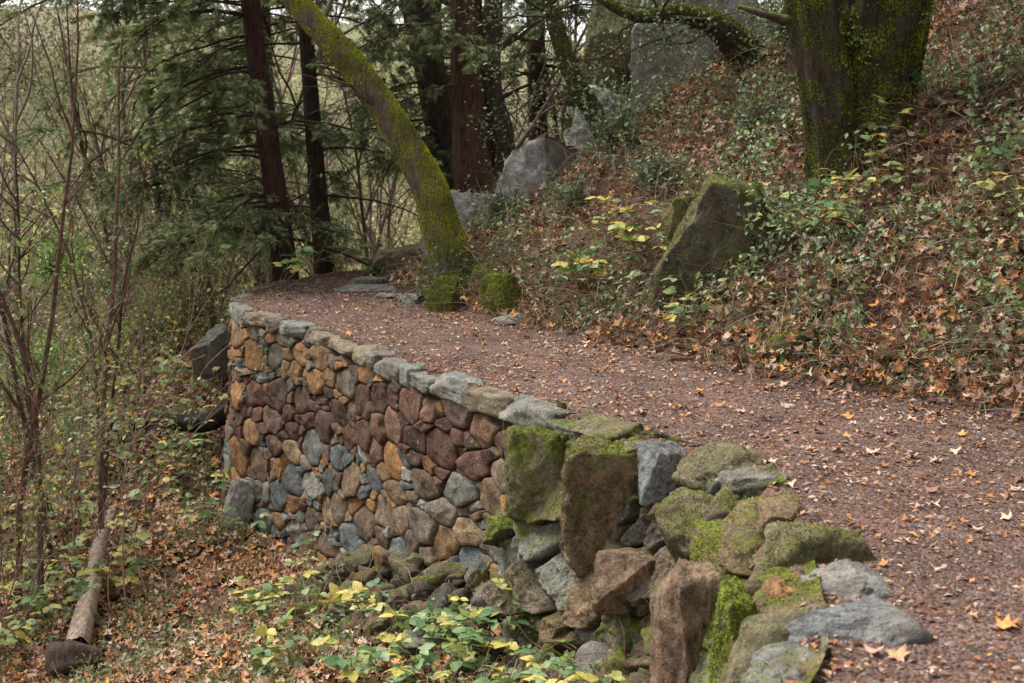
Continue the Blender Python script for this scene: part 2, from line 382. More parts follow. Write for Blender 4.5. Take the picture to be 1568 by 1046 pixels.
hillr=[('mossy_boulder',(1.98,12.1,.75),(1.2,1.0,1.45),(.05,.15,.2),DK,.5,24000,0),('mossy_boulder',(1.72,12.7,1.1),(.5,.45,.6),(.3,.2,.3),OLV,.5,6000,0),
('mossy_rock',(-.13,13.9,.20),(.46,.42,.54),.2,OLV,.66,9000,1),('mossy_rock',(-.8,14.7,.13),(.5,.45,.48),.7,OLV,.6,9000,1),('mossy_rock',(-.2,15.0,.3),(.6,.4,.5),.7,OLV,.6,6000,1),
('mossy_rock',(2.25,10.35,.12),(.9,.5,.5),(0,.15,-.6),OLV,.55,9000,0),
('grey_boulder',(.55,17.4,1.15),(1.9,1.2,1.7),(.1,.3,.5),LGR,.0,0,0),('grey_boulder',(-.55,17.8,.7),(1.3,.9,1.4),(.2,.2,.9),LGR,.1,0,0),
('grey_boulder',(2.45,18.0,2.95),(1.8,1.2,2.2),(.1,.2,.3),LGR,.02,0,0),('mossy_boulder',(1.5,19,3.3),(1.3,1.,2.5),(.1,.1,.8),OLV,.5,12000,0),
('grey_boulder',(1.5,17.8,2.0),(1.4,.9,1.2),(.3,.1,.3),LGR,.1,0,0),
('pale_boulder',(-3.1,14.0,-2.15),(.42,.42,.62),(.2,.25,.9),(.35,.34,.31),.1,0,0),('grey_boulder',(-4.15,18.2,-1.1),(1.1,.7,.8),(.2,.4,.6),GREY,.05,0,0),
('flat_stone',(-1.95,16.8,.02),(.8,.5,.16),.3,GREY,.1,0,0),('flat_stone',(-1.55,15.9,.03),(.55,.4,.14),.8,GREY,.1,0,0),('flat_stone',(-1.2,15.45,.02),(.4,.5,.16),.1,GREY,.1,0,0),
('flat_stone',(-.75,14.8,.03),(.35,.3,.15),.5,GREY,.1,0,0),('flat_stone',(.05,13.35,.03),(.4,.3,.16),.5,GREY,.1,0,0),('flat_stone',(-2.05,17.7,.03),(.6,.5,.16),.5,GREY,.2,0,0),
('flat_stone',(1.45,10.9,.01),(.5,.3,.12),-.5,BRN,.1,0,0),('mossy_rock',(-1.7,19.,.2),(.8,.8,.6),-.5,OLV,.4,500,0),('mossy_rock',(.5,12.75,.12),(.3,.25,.3),-.5,OLV,.4,900,0)]
for i,(nme,c,s,r,co,mo,fz,br) in enumerate(hillr):
    boulder(nme,c,s,r,100+i,5,co,mo,fz,None,.019,(CB if br else CM),nc=(8 if i==0 else 14),cut=((.75,1.0) if i==0 else (.55,.98)))
rb=MB();rf=MB()
def nearO(yy):
    k=np.argmin(np.abs(PO[:,1]-yy)+(PO[:,0]>3)*9);dr=norm(PO[k+1]-PO[k-1]);return PO[k],dr,np.array([-dr[1],dr[0]])
for i in range(230):
    yy=7.0+U(0,1)*4.6;p0,dr,nn=nearO(yy);dd=.2+U(0,1)**1.3*.8
    q=p0+nn*dd+dr*U(-.1,.1);z=H(*q)
    sz=U(.09,.27);p,f=rockv((sz*U(.9,1.7),sz,sz*U(.5,.95)),(U(-.5,.5),U(-.5,.5),U(0,6)),300+i,3,nc=12,cut=(.6,1.0))
    co=np.array([GREY,BRN,DK,OLV,BRN,DK][R.integers(6)])*.75;ms=U(-.2,.6)
    pp=p+np.array([q[0],q[1],z+sz*U(-.1,.35)+max(0,.6-dd)*.7*U(0,1)])
    rb.add(pp,f,np.array([*co,ms]));
    if ms>.25: fuzz(rf,pp,f,400,.012,.10,ms)
for i in range(60):
    yy=U(4,7.3);p0,dr,nn=nearO(yy);q=p0+np.array([-U(.3,.75),0]);sz=U(.1,.26)
    p,f=rockv((sz,sz*1.2,sz),(U(-.4,.4),U(-.4,.4),U(0,6)),600+i,3,nc=12,cut=(.6,1.0))
    pp=p+np.array([q[0],q[1],H(*q)+.03]);ms=U(.1,.65)
    rb.add(pp,f,np.array([*[DK,BRN,OLV][R.integers(3)],ms]))
    fuzz(rf,pp,f,450,.012,.12,ms)
ro=rb.build('rubble_stones',M_ROCK);q=rf.build('moss_cover',M_MOSS,False,ro)
# ------------------------------------------------------------ retaining wall
wall=empty('stone_retaining_wall')
OS=smooth_poly(OUT,3000)
k0=np.argmax((OS[:,1]>7.9));k1=np.argmax(OS[:,1]>18.6);W=OS[k0:k1]
ws=np.r_[0,np.cumsum(np.linalg.norm(np.diff(W,axis=0),axis=1))];WL=ws[-1]
wt=norm(np.gradient(W,axis=0));wn=np.stack([-wt[:,1],wt[:,0]],1)
def wmap(s,z,dep):
    s=np.clip(s,0,WL);px=np.interp(s,ws,W[:,0]);py=np.interp(s,ws,W[:,1]);a=np.interp(s,ws,wn[:,0]);b=np.interp(s,ws,wn[:,1])
    o=.05+.075*(-z)+dep
    return np.stack([px+a*o,py+b*o,z],-1)
kb0=np.argmax(OS[:,1]>3.4);kb1=np.argmax(OS[:,1]>8.7);B_=OS[kb0:kb1][::2]
for _ in range(3): B_[1:-1]=(B_[:-2]+B_[1:-1]*2+B_[2:])/4
bs=np.r_[0,np.cumsum(np.linalg.norm(np.diff(B_,axis=0),axis=1))];BL=bs[-1]
bt=norm(np.gradient(B_,axis=0));bn=np.stack([-bt[:,1],bt[:,0]],1)
for _ in range(60): bn[1:-1]=(bn[:-2]+bn[1:-1]+bn[2:])/3
bn=norm(bn)
NS,NH=620,180;ss=np.linspace(0,BL,NS);hh=np.linspace(0,1.25,NH);S_,H_=np.meshgrid(ss,hh,indexing='ij')
def worley(u,v,seed):
    iu=np.floor(u).astype(np.int64);iv=np.floor(v).astype(np.int64)
    f1=np.full(u.shape,9.);f2=np.full(u.shape,9.);cid=np.zeros(u.shape);cx=np.zeros(u.shape);cy=np.zeros(u.shape)
    for a in (-1,0,1):
        for b in (-1,0,1):
            ju=iu+a;jv=iv+b;z=np.zeros_like(ju)
            px=ju+.1+.8*_h(ju,jv,z,seed);py=jv+.1+.8*_h(ju,jv,z,seed+1);d=np.maximum(np.abs(u-px),np.abs(v-py))*.55+np.hypot(u-px,v-py)*.45
            m=d<f1;f2=np.where(m,f1,np.minimum(f2,d));cid=np.where(m,_h(ju,jv,z,seed+2),cid);cx=np.where(m,u-px,cx);cy=np.where(m,v-py,cy);f1=np.where(m,d,f1)
    return f1,f2,cid,cx,cy
wu=S_*2.9+(n2(S_,H_,2,3,61)-.5)*1.6;wv=H_*3.6+(n2(S_,H_,2,3,63)-.5)*1.4
f1,f2,cid,cx_,cy_=worley(wu,wv,5)
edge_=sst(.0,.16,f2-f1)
dep=.05+.38*H_**.85+(cid*.17-.04)+cx_*(_h((cid*9999).astype(np.int64),(cid*77).astype(np.int64),(cid*3).astype(np.int64),3)-.5)*.22+cy_*(cid*7%1-.4)*.18-.12*(1-edge_)+(n2(S_,H_,9,4,65)-.5)*.09+(n2(S_,H_,30,2,66)-.5)*.03
dep=dep*sst(-.02,.08,H_)-.10*(1-sst(0,.08,H_))
bx=np.interp(S_,bs,B_[:,0])+np.interp(S_,bs,bn[:,0])*dep;by=np.interp(S_,bs,B_[:,1])+np.interp(S_,bs,bn[:,1])*dep
bz=-H_+.02+(cid-.5)*.10*sst(.3,.0,H_)
Vb=np.stack([bx,by,bz],-1).reshape(-1,3);id_=np.arange(NS*NH).reshape(NS,NH)
Fb=np.stack([id_[:-1,:-1],id_[:-1,1:],id_[1:,1:],id_[1:,:-1]],-1).reshape(-1,4)
pc_=np.array([BRN,OLV,DK,GREY,BRN,(.17,.13,.10)]);ci=(cid*997%1*6).astype(int).clip(0,5).ravel()
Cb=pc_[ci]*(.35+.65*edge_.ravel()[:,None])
al=(.30+.45*(n2(S_,H_,1.6,3,67)-.35)*2+(cid*13%1-.5)*.3).ravel()
bk=MB();bk.add(Vb,Fb,np.concatenate([Cb,al[:,None]],1));bo=bk.build('mossy_rock_bank',M_ROCK,True)
mf=MB();Tb=np.concatenate([Fb[:,[0,1,2]],Fb[:,[0,2,3]]]);
a_=Vb[Tb[:,0]];nn_=np.cross(Vb[Tb[:,1]]-a_,Vb[Tb[:,2]]-a_)
if nn_[:,0].mean()>0: Tb=Tb[:,[0,2,1]]
fuzz(mf,Vb,Tb,60000,.013,.16,al);fuzz(mf,Vb,Tb,50000,.013,.30,al,CB);mf.build('moss_cover',M_MOSS,False,bo)
AN=1.75
cand=np.stack([U(0,WL/AN,30000),U(-2.75,-.04,30000)],1);rad=.030+.115*U(0,1,30000)**2.4
o_=np.argsort(-(rad+U(0,.05,30000)));acc=np.zeros((0,2));ar_=np.zeros(0)
for i in o_:
    if len(acc):
        if (np.hypot(acc[:,0]-cand[i,0],acc[:,1]-cand[i,1])<(ar_+rad[i])*.93).any(): continue
    acc=np.vstack([acc,cand[i]]);ar_=np.r_[ar_,rad[i]]
sites=acc;wts=ar_**2
def clip(poly,nx_,ny_,c):
    out=[];m=len(poly)
    for i in range(m):
        a=poly[i];b=poly[(i+1)%m];da=a[0]*nx_+a[1]*ny_-c;db=b[0]*nx_+b[1]*ny_-c
        if da<=0: out.append(a)
        if (da<0<db) or (db<0<da):
            t=da/(da-db);out.append((a[0]+(b[0]-a[0])*t,a[1]+(b[1]-a[1])*t))
    return out
wm=MB();K=32;th=np.arange(K)*2*np.pi/K
TOPZ=-.09
def warp(s,z):
    fade=sst(-.12,-.35,z)
    q=np.stack([s*1.1,z*2.2,np.zeros_like(s)],-1)
    return s+(fbm(q+3,2,71)-.5)*.42,z+(fbm(q+9,2,73)-.5)*.30*fade
for i,s in enumerate(sites):
    dd=((sites-s)**2).sum(1);o=np.argsort(dd)[1:26]
    if s[1]>TOPZ-.02: continue
    poly=[(s[0]-.45,s[1]-.45),(s[0]+.45,s[1]-.45),(s[0]+.45,min(s[1]+.45,TOPZ)),(s[0]-.45,min(s[1]+.45,TOPZ))]
    for j in o:
        q=sites[j];nx_,ny_=q-s;c=((q@q-s@s)+wts[i]-wts[j])/2
        poly=clip(poly,nx_,ny_,c)
        if len(poly)<3: break
    if len(poly)<3: continue
    poly=np.array(poly);cen=poly.mean(0)
    rr=np.full(K,9.)
    for a in range(len(poly)):
        p=poly[a]-cen;e=poly[(a+1)%len(poly)]-poly[a]
        den=np.cos(th)*e[1]-np.sin(th)*e[0]
        with np.errstate(divide='ignore',invalid='ignore'):
            t=(p[0]*e[1]-p[1]*e[0])/den
        t=np.where((t>1e-6)&np.isfinite(t),t,9);rr=np.minimum(rr,t)
    rr=np.maximum(rr-.0045,.008)*(1+.12*(vnoise(np.stack([np.cos(th)*2+i*3,np.sin(th)*2,th*0],-1))-.66))
    if rr.mean()<.012: continue
    bulge=U(.006,.026);tx,tz=U(-.16,.16,2)
    V=[]
    for fr,hh_ in ((1.02,-.09),(1.0,-.02),(.985,.4),(.95,.95),(.72,1.),(.42,1.),(.15,1.)):
        x=np.cos(th)*rr*fr;y=np.sin(th)*rr*fr
        V.append(np.stack([x,y,np.full(K,hh_*bulge if hh_>0 else hh_)],-1))
    V.append(np.array([[0,0,bulge]]));V=np.concatenate(V)
    fa=V[:,2]>-.015
    hgt=V[:,0]*tx+V[:,1]*tz
    for _ in range(2):
        a_=U(0,6.28);sl_=U(.15,.7);hgt=np.minimum(hgt,U(.0,.02)-(V[:,0]*math.cos(a_)+V[:,1]*math.sin(a_))*sl_)
    hgt=np.maximum(hgt,-.02)
    nz=fbm(np.stack([V[:,0]*14,V[:,1]*12,np.full(len(V),i*1.7)],-1),4)-.5
    V[:,2]+=(hgt+nz*.05)*fa
    V[:,0]+=cen[0];V[:,1]+=cen[1]
    S_,Z_=warp(V[:,0]*AN,V[:,1])
    PP=wmap(S_,Z_,V[:,2]+U(-.015,.015))
    f=[]
    for r_ in range(6):
        for a in range(K):
            b=(a+1)%K;f.append((r_*K+a,r_*K+b,(r_+1)*K+b));f.append((r_*K+a,(r_+1)*K+b,(r_+1)*K+a))
    for a in range(K): f.append((6*K+a,6*K+(a+1)%K,7*K))
    wy=PP[-1,1];zc=cen[1]
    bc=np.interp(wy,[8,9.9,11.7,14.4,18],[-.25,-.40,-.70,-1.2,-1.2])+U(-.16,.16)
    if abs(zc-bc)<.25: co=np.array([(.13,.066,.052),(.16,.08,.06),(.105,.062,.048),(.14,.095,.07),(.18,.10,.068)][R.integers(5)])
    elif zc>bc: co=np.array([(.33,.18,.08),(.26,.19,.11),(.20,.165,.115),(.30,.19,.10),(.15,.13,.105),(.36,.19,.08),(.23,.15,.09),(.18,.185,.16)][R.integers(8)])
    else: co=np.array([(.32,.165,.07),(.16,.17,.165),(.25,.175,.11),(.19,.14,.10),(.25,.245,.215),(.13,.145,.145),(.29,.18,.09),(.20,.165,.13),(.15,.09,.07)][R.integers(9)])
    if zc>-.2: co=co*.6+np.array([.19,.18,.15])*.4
    co=co*U(.6,1.15)
    ms=np.interp(wy,[8.4,9.4,11,13],[.45,.25,.05,.0])+U(-.25,.15)+.2*sst(-1.3,-2.2,zc)
    wm.add(PP,np.array(f),np.array([*co,max(ms,-.15)]))
wm.build('wall_stones',M_ROCK,True,wall)
mm=MB();ss=np.linspace(0,WL,160);zz=np.linspace(-2.9,-.03,14);S_,Z_=np.meshgrid(ss,zz,indexing='ij')
PP=wmap(S_,Z_,-.045+(n2(S_,Z_,5,2,3)-.5)*.02);id_=np.arange(160*14).reshape(160,14)
mm.add(PP.reshape(-1,3),np.stack([id_[:-1,:-1],id_[1:,:-1],id_[1:,1:],id_[:-1,1:]],-1).reshape(-1,4),np.array([.06,.045,.035]))
mm.build('mortar_core',M_MORT,True,wall)
cp=MB();cf=MB();s=.1;i=0
while s<WL-.1:
    L=U(.22,.75);w=U(.17,.29);h=U(.12,.18);c=wmap(np.array([s+L/2]),np.array([0.]),np.array([0.]))[0]
    tt=np.array([np.interp(s+L/2,ws,wt[:,0]),np.interp(s+L/2,ws,wt[:,1])]);nn=np.array([-tt[1],tt[0]])
    p,f=rockv((L*1.0,w,h),(U(-.03,.03),U(-.03,.03),math.atan2(tt[1],tt[0])+U(-.06,.06)),900+i,4,cut=(.82,1.15),k=12,nc=8,rgh=1.2)
    cc=np.array([c[0]-nn[0]*(w/2-.035),c[1]-nn[1]*(w/2-.035),-.070+U(-.012,.014)])
    co=np.array([(.22,.21,.185),(.19,.175,.15),(.24,.195,.14),(.16,.15,.125),(.21,.22,.20)][R.integers(5)])
    ms=np.interp(cc[1],[8.5,9.6,11],[.4,.2,.02])+U(-.1,.1)
    cp.add(p+cc,f,np.array([*co,ms]))
    if ms>.2: fuzz(cf,p+cc,f,1200,.012,.2,ms)
    s+=L*.985;i+=1
cp.build('cap_stones',M_ROCK,True,wall)
if cf.n: cf.build('moss_cover',M_MOSS,False,wall)
# ------------------------------------------------------------ scatter
def wedge(nn,r0,r1,a0=-28,a1=28,pw=1.):
    r=r0+(r1-r0)*U(0,1,nn)**pw;a=np.radians(U(a0,a1,nn));x=r*np.sin(a);y=r*np.cos(a)
    return x,y,r
DRY=np.array([(.50,.24,.10),(.36,.17,.09),(.56,.34,.20),(.22,.11,.07),(.64,.46,.34),(.48,.30,.22),(.60,.41,.32),(.30,.18,.13),(.66,.32,.11),(.44,.19,.09)])
def pal(P,n_): return P[R.integers(len(P),size=n_)]
x,y,r=wedge(42000,6.2,26,-30,14,1.2);so=look(GO,x,y);k=(so>.3)&(so<16)&(n2(x,y,.9,3,41)>.28);x,y,r=x[k],y[k],r[k]
lit=MB();nn=norm(N_(x,y)+R.normal(size=(len(x),3))*.4)
inst(lit,MAP,MAPF,np.stack([x,y,H(x,y)+U(.0,.06,len(x))],-1),nn,U(.05,.135,len(x))*(1+.012*r),pal(DRY,len(x))*U(.75,1.2,(len(x),1)),zs=1.3)
x,y,r=wedge(14000,6,22,-30,14,1.);so=look(GO,x,y);k=(so>.3)&(so<14);x,y,r=x[k],y[k],r[k]
inst(lit,OV4,OV4F,np.stack([x,y,H(x,y)+U(.0,.04,len(x))],-1),norm(N_(x,y)+R.normal(size=(len(x),3))*.5),U(.04,.08,len(x)),pal(DRY,len(x))*.9)
x,y,r=wedge(62000,5,30,-10,30,1.);si=look(GI,x,y);k=(si>.0)&(n2(x,y,.8,3,43)>.34+.14*U(0,1,len(x)));x,y,r=x[k],y[k],r[k]
inst(lit,MAP,MAPF,np.stack([x,y,H(x,y)+U(.0,.3,len(x))**1.4],-1),norm(N_(x,y)+R.normal(size=(len(x),3))*.6),U(.045,.13,len(x))*(1+.01*r),pal(DRY,len(x))*U(.5,1.1,(len(x),1)),zs=1.5)
lit.build('leaf_litter',M_DRY,False)
pl=MB();x,y,r=wedge(62000,3.6,24,-20,28,1.);so=look(GO,x,y);si=look(GI,x,y);d=np.minimum(-so,-si);k=(so<0)&(si<0)&(U(0,1,len(x))<np.interp(d,[0,.35,1],[1,.7,.42])*np.interp(n2(x,y,1.5,3,77),[.35,.6],[.4,1.3]));x,y,r=x[k],y[k],r[k]
nk=len(x);inst(pl,SIM,SIMF,np.stack([x,y,H(x,y)+.012+U(0,.01,nk)],-1),norm(N_(x,y)+R.normal(size=(nk,3))*.25),U(.012,.042,nk)*(1+.03*r),pal(DRY,nk)*.85)
x,y,r=wedge(4000,3.6,22,-20,28,1.);so=look(GO,x,y);si=look(GI,x,y);k=(so<-.1)&(si<0)&(U(0,1,len(x))<np.interp(-si,[0,.8],[1,.35]));x,y,r=x[k],y[k],r[k];nk=len(x)
inst(pl,MAP,MAPF,np.stack([x,y,H(x,y)+.02],-1),norm(N_(x,y)+R.normal(size=(nk,3))*.2),U(.03,.115,nk),pal(DRY,nk),zs=1.3)
pl.build('trail_leaf_debris',M_DRY,False)
gv=MB();x,y,r=wedge(46000,3.6,20,-18,28,1.2);so=look(GO,x,y);si=look(GI,x,y);k=(so<.05)&(si<0.05)&(so>-9);x,y,r=x[k],y[k],r[k];nk=len(x)
cc=pal(np.array([(.22,.14,.11),(.25,.21,.19),(.13,.085,.07),(.30,.26,.24),(.10,.085,.08),(.18,.11,.09)]),nk)
inst(gv,PEB,PEBF,np.stack([x,y,H(x,y)+.006],-1),norm(N_(x,y)+R.normal(size=(nk,3))*.3),U(.003,.009,nk)*(1+.06*r)*np.where(U(0,1,nk)<.07,2.4,1),cc)
gv.build('trail_gravel',M_TWIG,False)
GRN=np.array([(.10,.155,.055),(.15,.21,.08),(.20,.26,.115),(.08,.12,.05),(.26,.31,.15),(.20,.25,.07),(.14,.19,.105),(.25,.28,.19)])
hc=MB();x,y,r=wedge(180000,5.5,27,-12,29,.9);si=look(GI,x,y);c=n2(x,y,1.3,4,51);k=(si>.1)&(c>.505+U(-.10,.10,len(x)));x,y,r,c=x[k],y[k],r[k],c[k];nk=len(x)
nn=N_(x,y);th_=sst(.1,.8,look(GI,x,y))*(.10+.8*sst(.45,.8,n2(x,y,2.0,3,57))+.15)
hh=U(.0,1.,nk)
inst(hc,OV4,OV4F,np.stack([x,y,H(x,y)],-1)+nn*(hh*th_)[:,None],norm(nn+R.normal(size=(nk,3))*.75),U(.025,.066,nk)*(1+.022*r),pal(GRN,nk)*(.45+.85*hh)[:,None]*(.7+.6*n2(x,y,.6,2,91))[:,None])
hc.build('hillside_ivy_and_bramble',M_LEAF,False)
STM=np.array([(.40,.29,.20),(.27,.17,.12),(.50,.42,.31),(.33,.19,.13)])
tw=MB();x,y,r=wedge(30000,5.5,26,-12,29,1.);si=look(GI,x,y);k=(si>.1);x,y=x[k],y[k];nk=len(x)
P=walk(np.stack([x,y,H(x,y)-.02],-1),norm(R.normal(size=(nk,3))*.8+N_(x,y)*1.4),U(.3,.95,nk),7,.22,.2)
tubes(tw,P,np.linspace(1,.4,7)[None]*U(.002,.0055,(nk,1)),pal(STM,nk)*U(.5,1.,(nk,1)),3)
x,y,r=wedge(9000,6,24,-30,10,1.);so=look(GO,x,y);k=(so>.3)&(so<15);x,y=x[k],y[k];nk=len(x)
P=walk(np.stack([x,y,H(x,y)-.02],-1),norm(R.normal(size=(nk,3))*.8+np.array([0,0,1.])),U(.15,.6,nk),6,.22,.2)
tubes(tw,P,np.linspace(1,.4,6)[None]*U(.0018,.004,(nk,1)),pal(STM,nk),3)
tw.build('dead_bramble_stems',M_TWIG,False)
lg=MB();x,y,r=wedge(46000,6.2,26,-30,12,1.);so=look(GO,x,y);c=n2(x,y,.8,4,61);k=(so>.35)&(so<16)&(c>.52+U(-.06,.06,len(x)))&~((np.abs(x+4.2)<.35)&(y<14)&(y>10.5));x,y,r=x[k],y[k],r[k];nk=len(x)
inst(lg,OV4,OV4F,np.stack([x,y,H(x,y)+U(.02,.25,nk)],-1),norm(np.array([0,0,1])+R.normal(size=(nk,3))*.6),U(.022,.055,nk)*(1+.02*r),pal(GRN,nk))
x,y,r=wedge(18000,6.2,20,-30,12,1.);so=look(GO,x,y);c=n2(x,y,.9,3,63);k=(so>.35)&(c>.5)&~((np.abs(x+4.2)<.35)&(y<14)&(y>10.5));x,y=x[k],y[k];nk=len(x)
inst(lg,NEE,NEEF,np.stack([x,y,H(x,y)],-1),R.normal(size=(nk,3)),U(.07,.18,nk),pal(np.array([(.17,.22,.07),(.26,.26,.12),(.36,.3,.17)]),nk),T=norm(R.normal(size=(nk,3))*.5+np.array([0,0,1.])))
lg.build('slope_undergrowth',M_LEAF,False)
YG=np.array([(.26,.34,.10),(.56,.50,.12),(.16,.27,.10),(.35,.42,.18),(.12,.22,.09),(.62,.52,.15),(.29,.40,.20),(.15,.25,.11),(.45,.45,.16)])
def bramble(name,pts,hgt,lsz,pl_=YG,per=5):
    st=MB();lf=MB()
    b=np.array([(x_,y_,float(H(x_,y_))) for x_,y_ in pts]);b=np.repeat(b,2,0)
    P=walk(b,norm(R.normal(size=b.shape)*.45+np.array([0,0,1.3])),U(.5,1.,len(b))*hgt,8,.12,.10)
    tubes(st,P,np.linspace(.0045,.0018,8)[None]*np.ones((len(b),1)),pal(np.array([(.2,.11,.08),(.18,.2,.08)]),len(b)),4)
    s,d,ix,t=children(P,per,1.0,.35,1.)
    L=U(.06,.16,len(s))*hgt/.5;Q=walk(s,d+np.array([0,0,.35]),L,4,.1,.1)
    tubes(st,Q,np.linspace(.002,.0012,4)[None]*np.ones((len(s),1)),(.2,.2,.08),3)
    e=Q[:,-1];dd=norm(norm(Q[:,-1]-Q[:,-2])*np.array([1,1,.4]));cl=pal(pl_,len(s))
    sd=norm(np.cross(dd,np.array([0,0,1.])))
    up=norm(R.normal(size=dd.shape)*.35+np.array([0,0,1]))
    sz=U(.5,1.4,len(s))*lsz
    inst(lf,BRO,BROF,e,up,sz,cl,T=dd);inst(lf,BRO,BROF,e,up,sz*.85,cl,T=dd*.3+sd);inst(lf,BRO,BROF,e,up,sz*.85,cl,T=dd*.3-sd)
    o=st.build(name,M_TWIG,False);l=lf.build('leaves',M_LEAF,True);l.parent=o
def around(cx,cy,sx,sy,n_): return [(cx+R.normal()*sx,cy+R.normal()*sy) for _ in range(n_)]
bramble('blackberry_bramble',around(-.6,8.1,.45,.35,12)+around(-.1,7.4,.2,.25,7)+around(.2,6.6,.15,.2,5),.42,.095)
bramble('blackberry_bramble',around(-2.0,10.3,.35,.5,5)+around(-1.5,9.0,.4,.4,4),.45,.10)
bramble('blackberry_bramble',around(-5.0,13.8,.7,1.2,28)+around(-4.7,12.0,.4,.5,8),.7,.12)
bramble('blackberry_bramble',around(-4.9,17.0,.7,1.0,22),.8,.13)
bramble('snowberry_plant',around(.95,13.0,.25,.3,12)+around(2.9,11.6,.2,.2,7)+around(4.4,10.6,.4,.3,8)+around(1.7,11.3,.3,.3,3)+around(3.9,12.0,.4,.4,4),.6,.11)
# ------------------------------------------------------------ trees
def trunk(mb,fz,pts,rad,sides=28,n_=90,amp=.08,col=(.09,.06,.045),moss=.1,fcount=0,fsize=.03,flute=.0,fthr=.2,colr=CM):
    P=smooth_poly(pts,n_);d=np.linspace(0,1,len(rad));rr=np.interp(np.linspace(0,1,n_),d,rad)
    T=norm(np.gradient(P,axis=0));ref=np.array([0,1.,0.]);A=norm(np.cross(T,ref));B=np.cross(T,A)
    th=np.arange(sides)*2*np.pi/sides
    D=A[:,None]*np.cos(th)[None,:,None]+B[:,None]*np.sin(th)[None,:,None]
    S=P[:,None]+D*rr[:,None,None]
    q=fbm(D*2.2+P[:,None]*1.5,4,5)-.5
    q2=vnoise(np.stack([np.cos(th)[None]*3+0*S[...,0],np.sin(th)[None]*3+0*S[...,0],S[...,2]*.8],-1),8)-.5
    S=S+D*(rr[:,None]*(amp*2*q+flute*q2))[...,None]
    i=np.arange(n_-1)[:,None]*sides;j=np.arange(sides)[None];j2=(j+1)%sides
    F=np.stack([i+j,i+sides+j,i+sides+j2,i+j2],-1).reshape(-1,4)
    V=S.reshape(-1,3);mb.add(V,F,np.array([*col,moss]))
    if fcount and fz is not None:
        T3=np.concatenate([F[:,[0,2,1]],F[:,[0,3,2]]]);
        c=V.reshape(n_,sides,3).mean(1)
        a_=V[T3[:,0]];nn=np.cross(V[T3[:,1]]-a_,V[T3[:,2]]-a_);cen=c[T3[:,0]//sides]
        fl=((a_-cen)*nn).sum(1)<0;T3[fl]=T3[fl][:,[0,2,1]]
        fuzz(fz,V,T3,fcount,fsize,fthr,moss,colr)
def leafcloud(mb,P,per,rad,size,palette,tmp=(OV4,OV4F)):
    e=P[:,-3:].reshape(-1,3);e=np.repeat(e,per,0);p=e+R.normal(size=e.shape)*rad
    inst(mb,tmp[0],tmp[1],p,norm(R.normal(size=p.shape)+np.array([0,0,.8])),U(.7,1.3,len(p))*size,palette[R.integers(len(palette),size=len(p))]*U(.6,1.15,(len(p),1)))
t=empty('leaning_mossy_tree');b=MB();f=MB()
trunk(b,f,[(-.62,15.4,-.1),(-.72,15.5,.4),(-.86,15.5,.95),(-1.06,15.5,1.53),(-1.72,15.5,2.6),(-2.57,15.5,3.6),(-3.6,15.3,4.8),(-4.6,15.2,6.5)],[.32,.22,.19,.165,.13,.10,.08,.05],moss=.5,fcount=80000,fsize=.022,col=(.15,.12,.09),fthr=.12,colr=((.09,.11,.012),(.60,.64,.05)))
br=np.array([[-2.3,15.5,3.2],[-1.4,15.5,2.1],[-3.1,15.4,4.2]]);P=walk(br,np.array([[.4,.2,1],[-.5,-.2,.7],[-1,.1,.3]]),np.array([2.2,1.2,2.5]),12,.15,0)
tubes(b,P,np.linspace(.035,.01,12)[None]*np.ones((3,1)),(.12,.09,.07),7,.5)
s,d,ix,_=children(P,10,.8);Q=walk(s,d,U(.4,1.1,len(s)),7,.15);tubes(b,Q,np.linspace(.008,.002,7)[None]*np.ones((len(s),1)),(.12,.09,.07),4)
b.build('trunk',M_BARK,True,t);f.build('moss_cover',M_MOSS,False,t)
iv=MB();p=np.array([-.66,15.25,.25])+R.normal(size=(1500,3))*np.array([.28,.15,.22]);inst(iv,OV4,OV4F,p,R.normal(size=(1500,3))+np.array([0,-1,1]),U(.03,.07,1500),pal(GRN,1500)*.6);iv.build('ivy_leaves',M_LEAF,False,t)
t=empty('big_mossy_maple');b=MB();f=MB()
MC=((.045,.055,.01),(.30,.34,.03))
trunk(b,f,[(3.25,12.5,.9),(3.14,12.45,1.7),(3.0,12.4,2.4),(2.85,12.4,3.3),(2.75,12.4,4.6),(2.4,12.3,6.5)],[.34,.25,.24,.2,.18,.14],moss=.42,fcount=60000,fsize=.024,col=(.06,.048,.035),flute=.5,amp=.25,n_=120,sides=40,fthr=.06,colr=MC)
trunk(b,f,[(3.45,12.6,.9),(3.48,12.6,1.7),(3.52,12.6,2.4),(3.62,12.6,3.3),(3.75,12.7,4.6),(4.2,12.8,7)],[.5,.38,.42,.43,.36,.22],moss=.44,fcount=120000,fsize=.026,col=(.05,.04,.028),flute=.55,amp=.25,n_=120,sides=48,fthr=.04,colr=MC)
P=walk(np.array([[2.8,12.4,3.0],[3.3,12.2,2.0]]),np.array([[-1,-.2,.35],[.3,-1,.1]]),np.array([.7,.4]),12,.12);tubes(b,P,np.linspace(.06,.02,12)[None]*np.ones((2,1)),(.07,.055,.04),8,.5)
b.build('trunk',M_BARK,True,t);f.build('moss_cover',M_MOSS,False,t)
iv=MB();k=2600;aa=U(0,6.28,k);p=np.stack([3.55+.47*np.cos(aa),12.55+.47*np.sin(aa),U(1.8,3.8,k)],-1)+R.normal(size=(k,3))*.04;p=p[vnoise(p*3,3)>.55];k=len(p)
inst(iv,OV4,OV4F,p,R.normal(size=(k,3))*.5+np.array([0,-1,.4]),U(.02,.045,k),pal(np.array([(.16,.24,.03),(.24,.32,.05),(.11,.15,.03)]),k));iv.build('fern_leaves',M_LEAF,False,t)
t=empty('mossy_oak_tree');b=MB();f=MB();lv=MB()
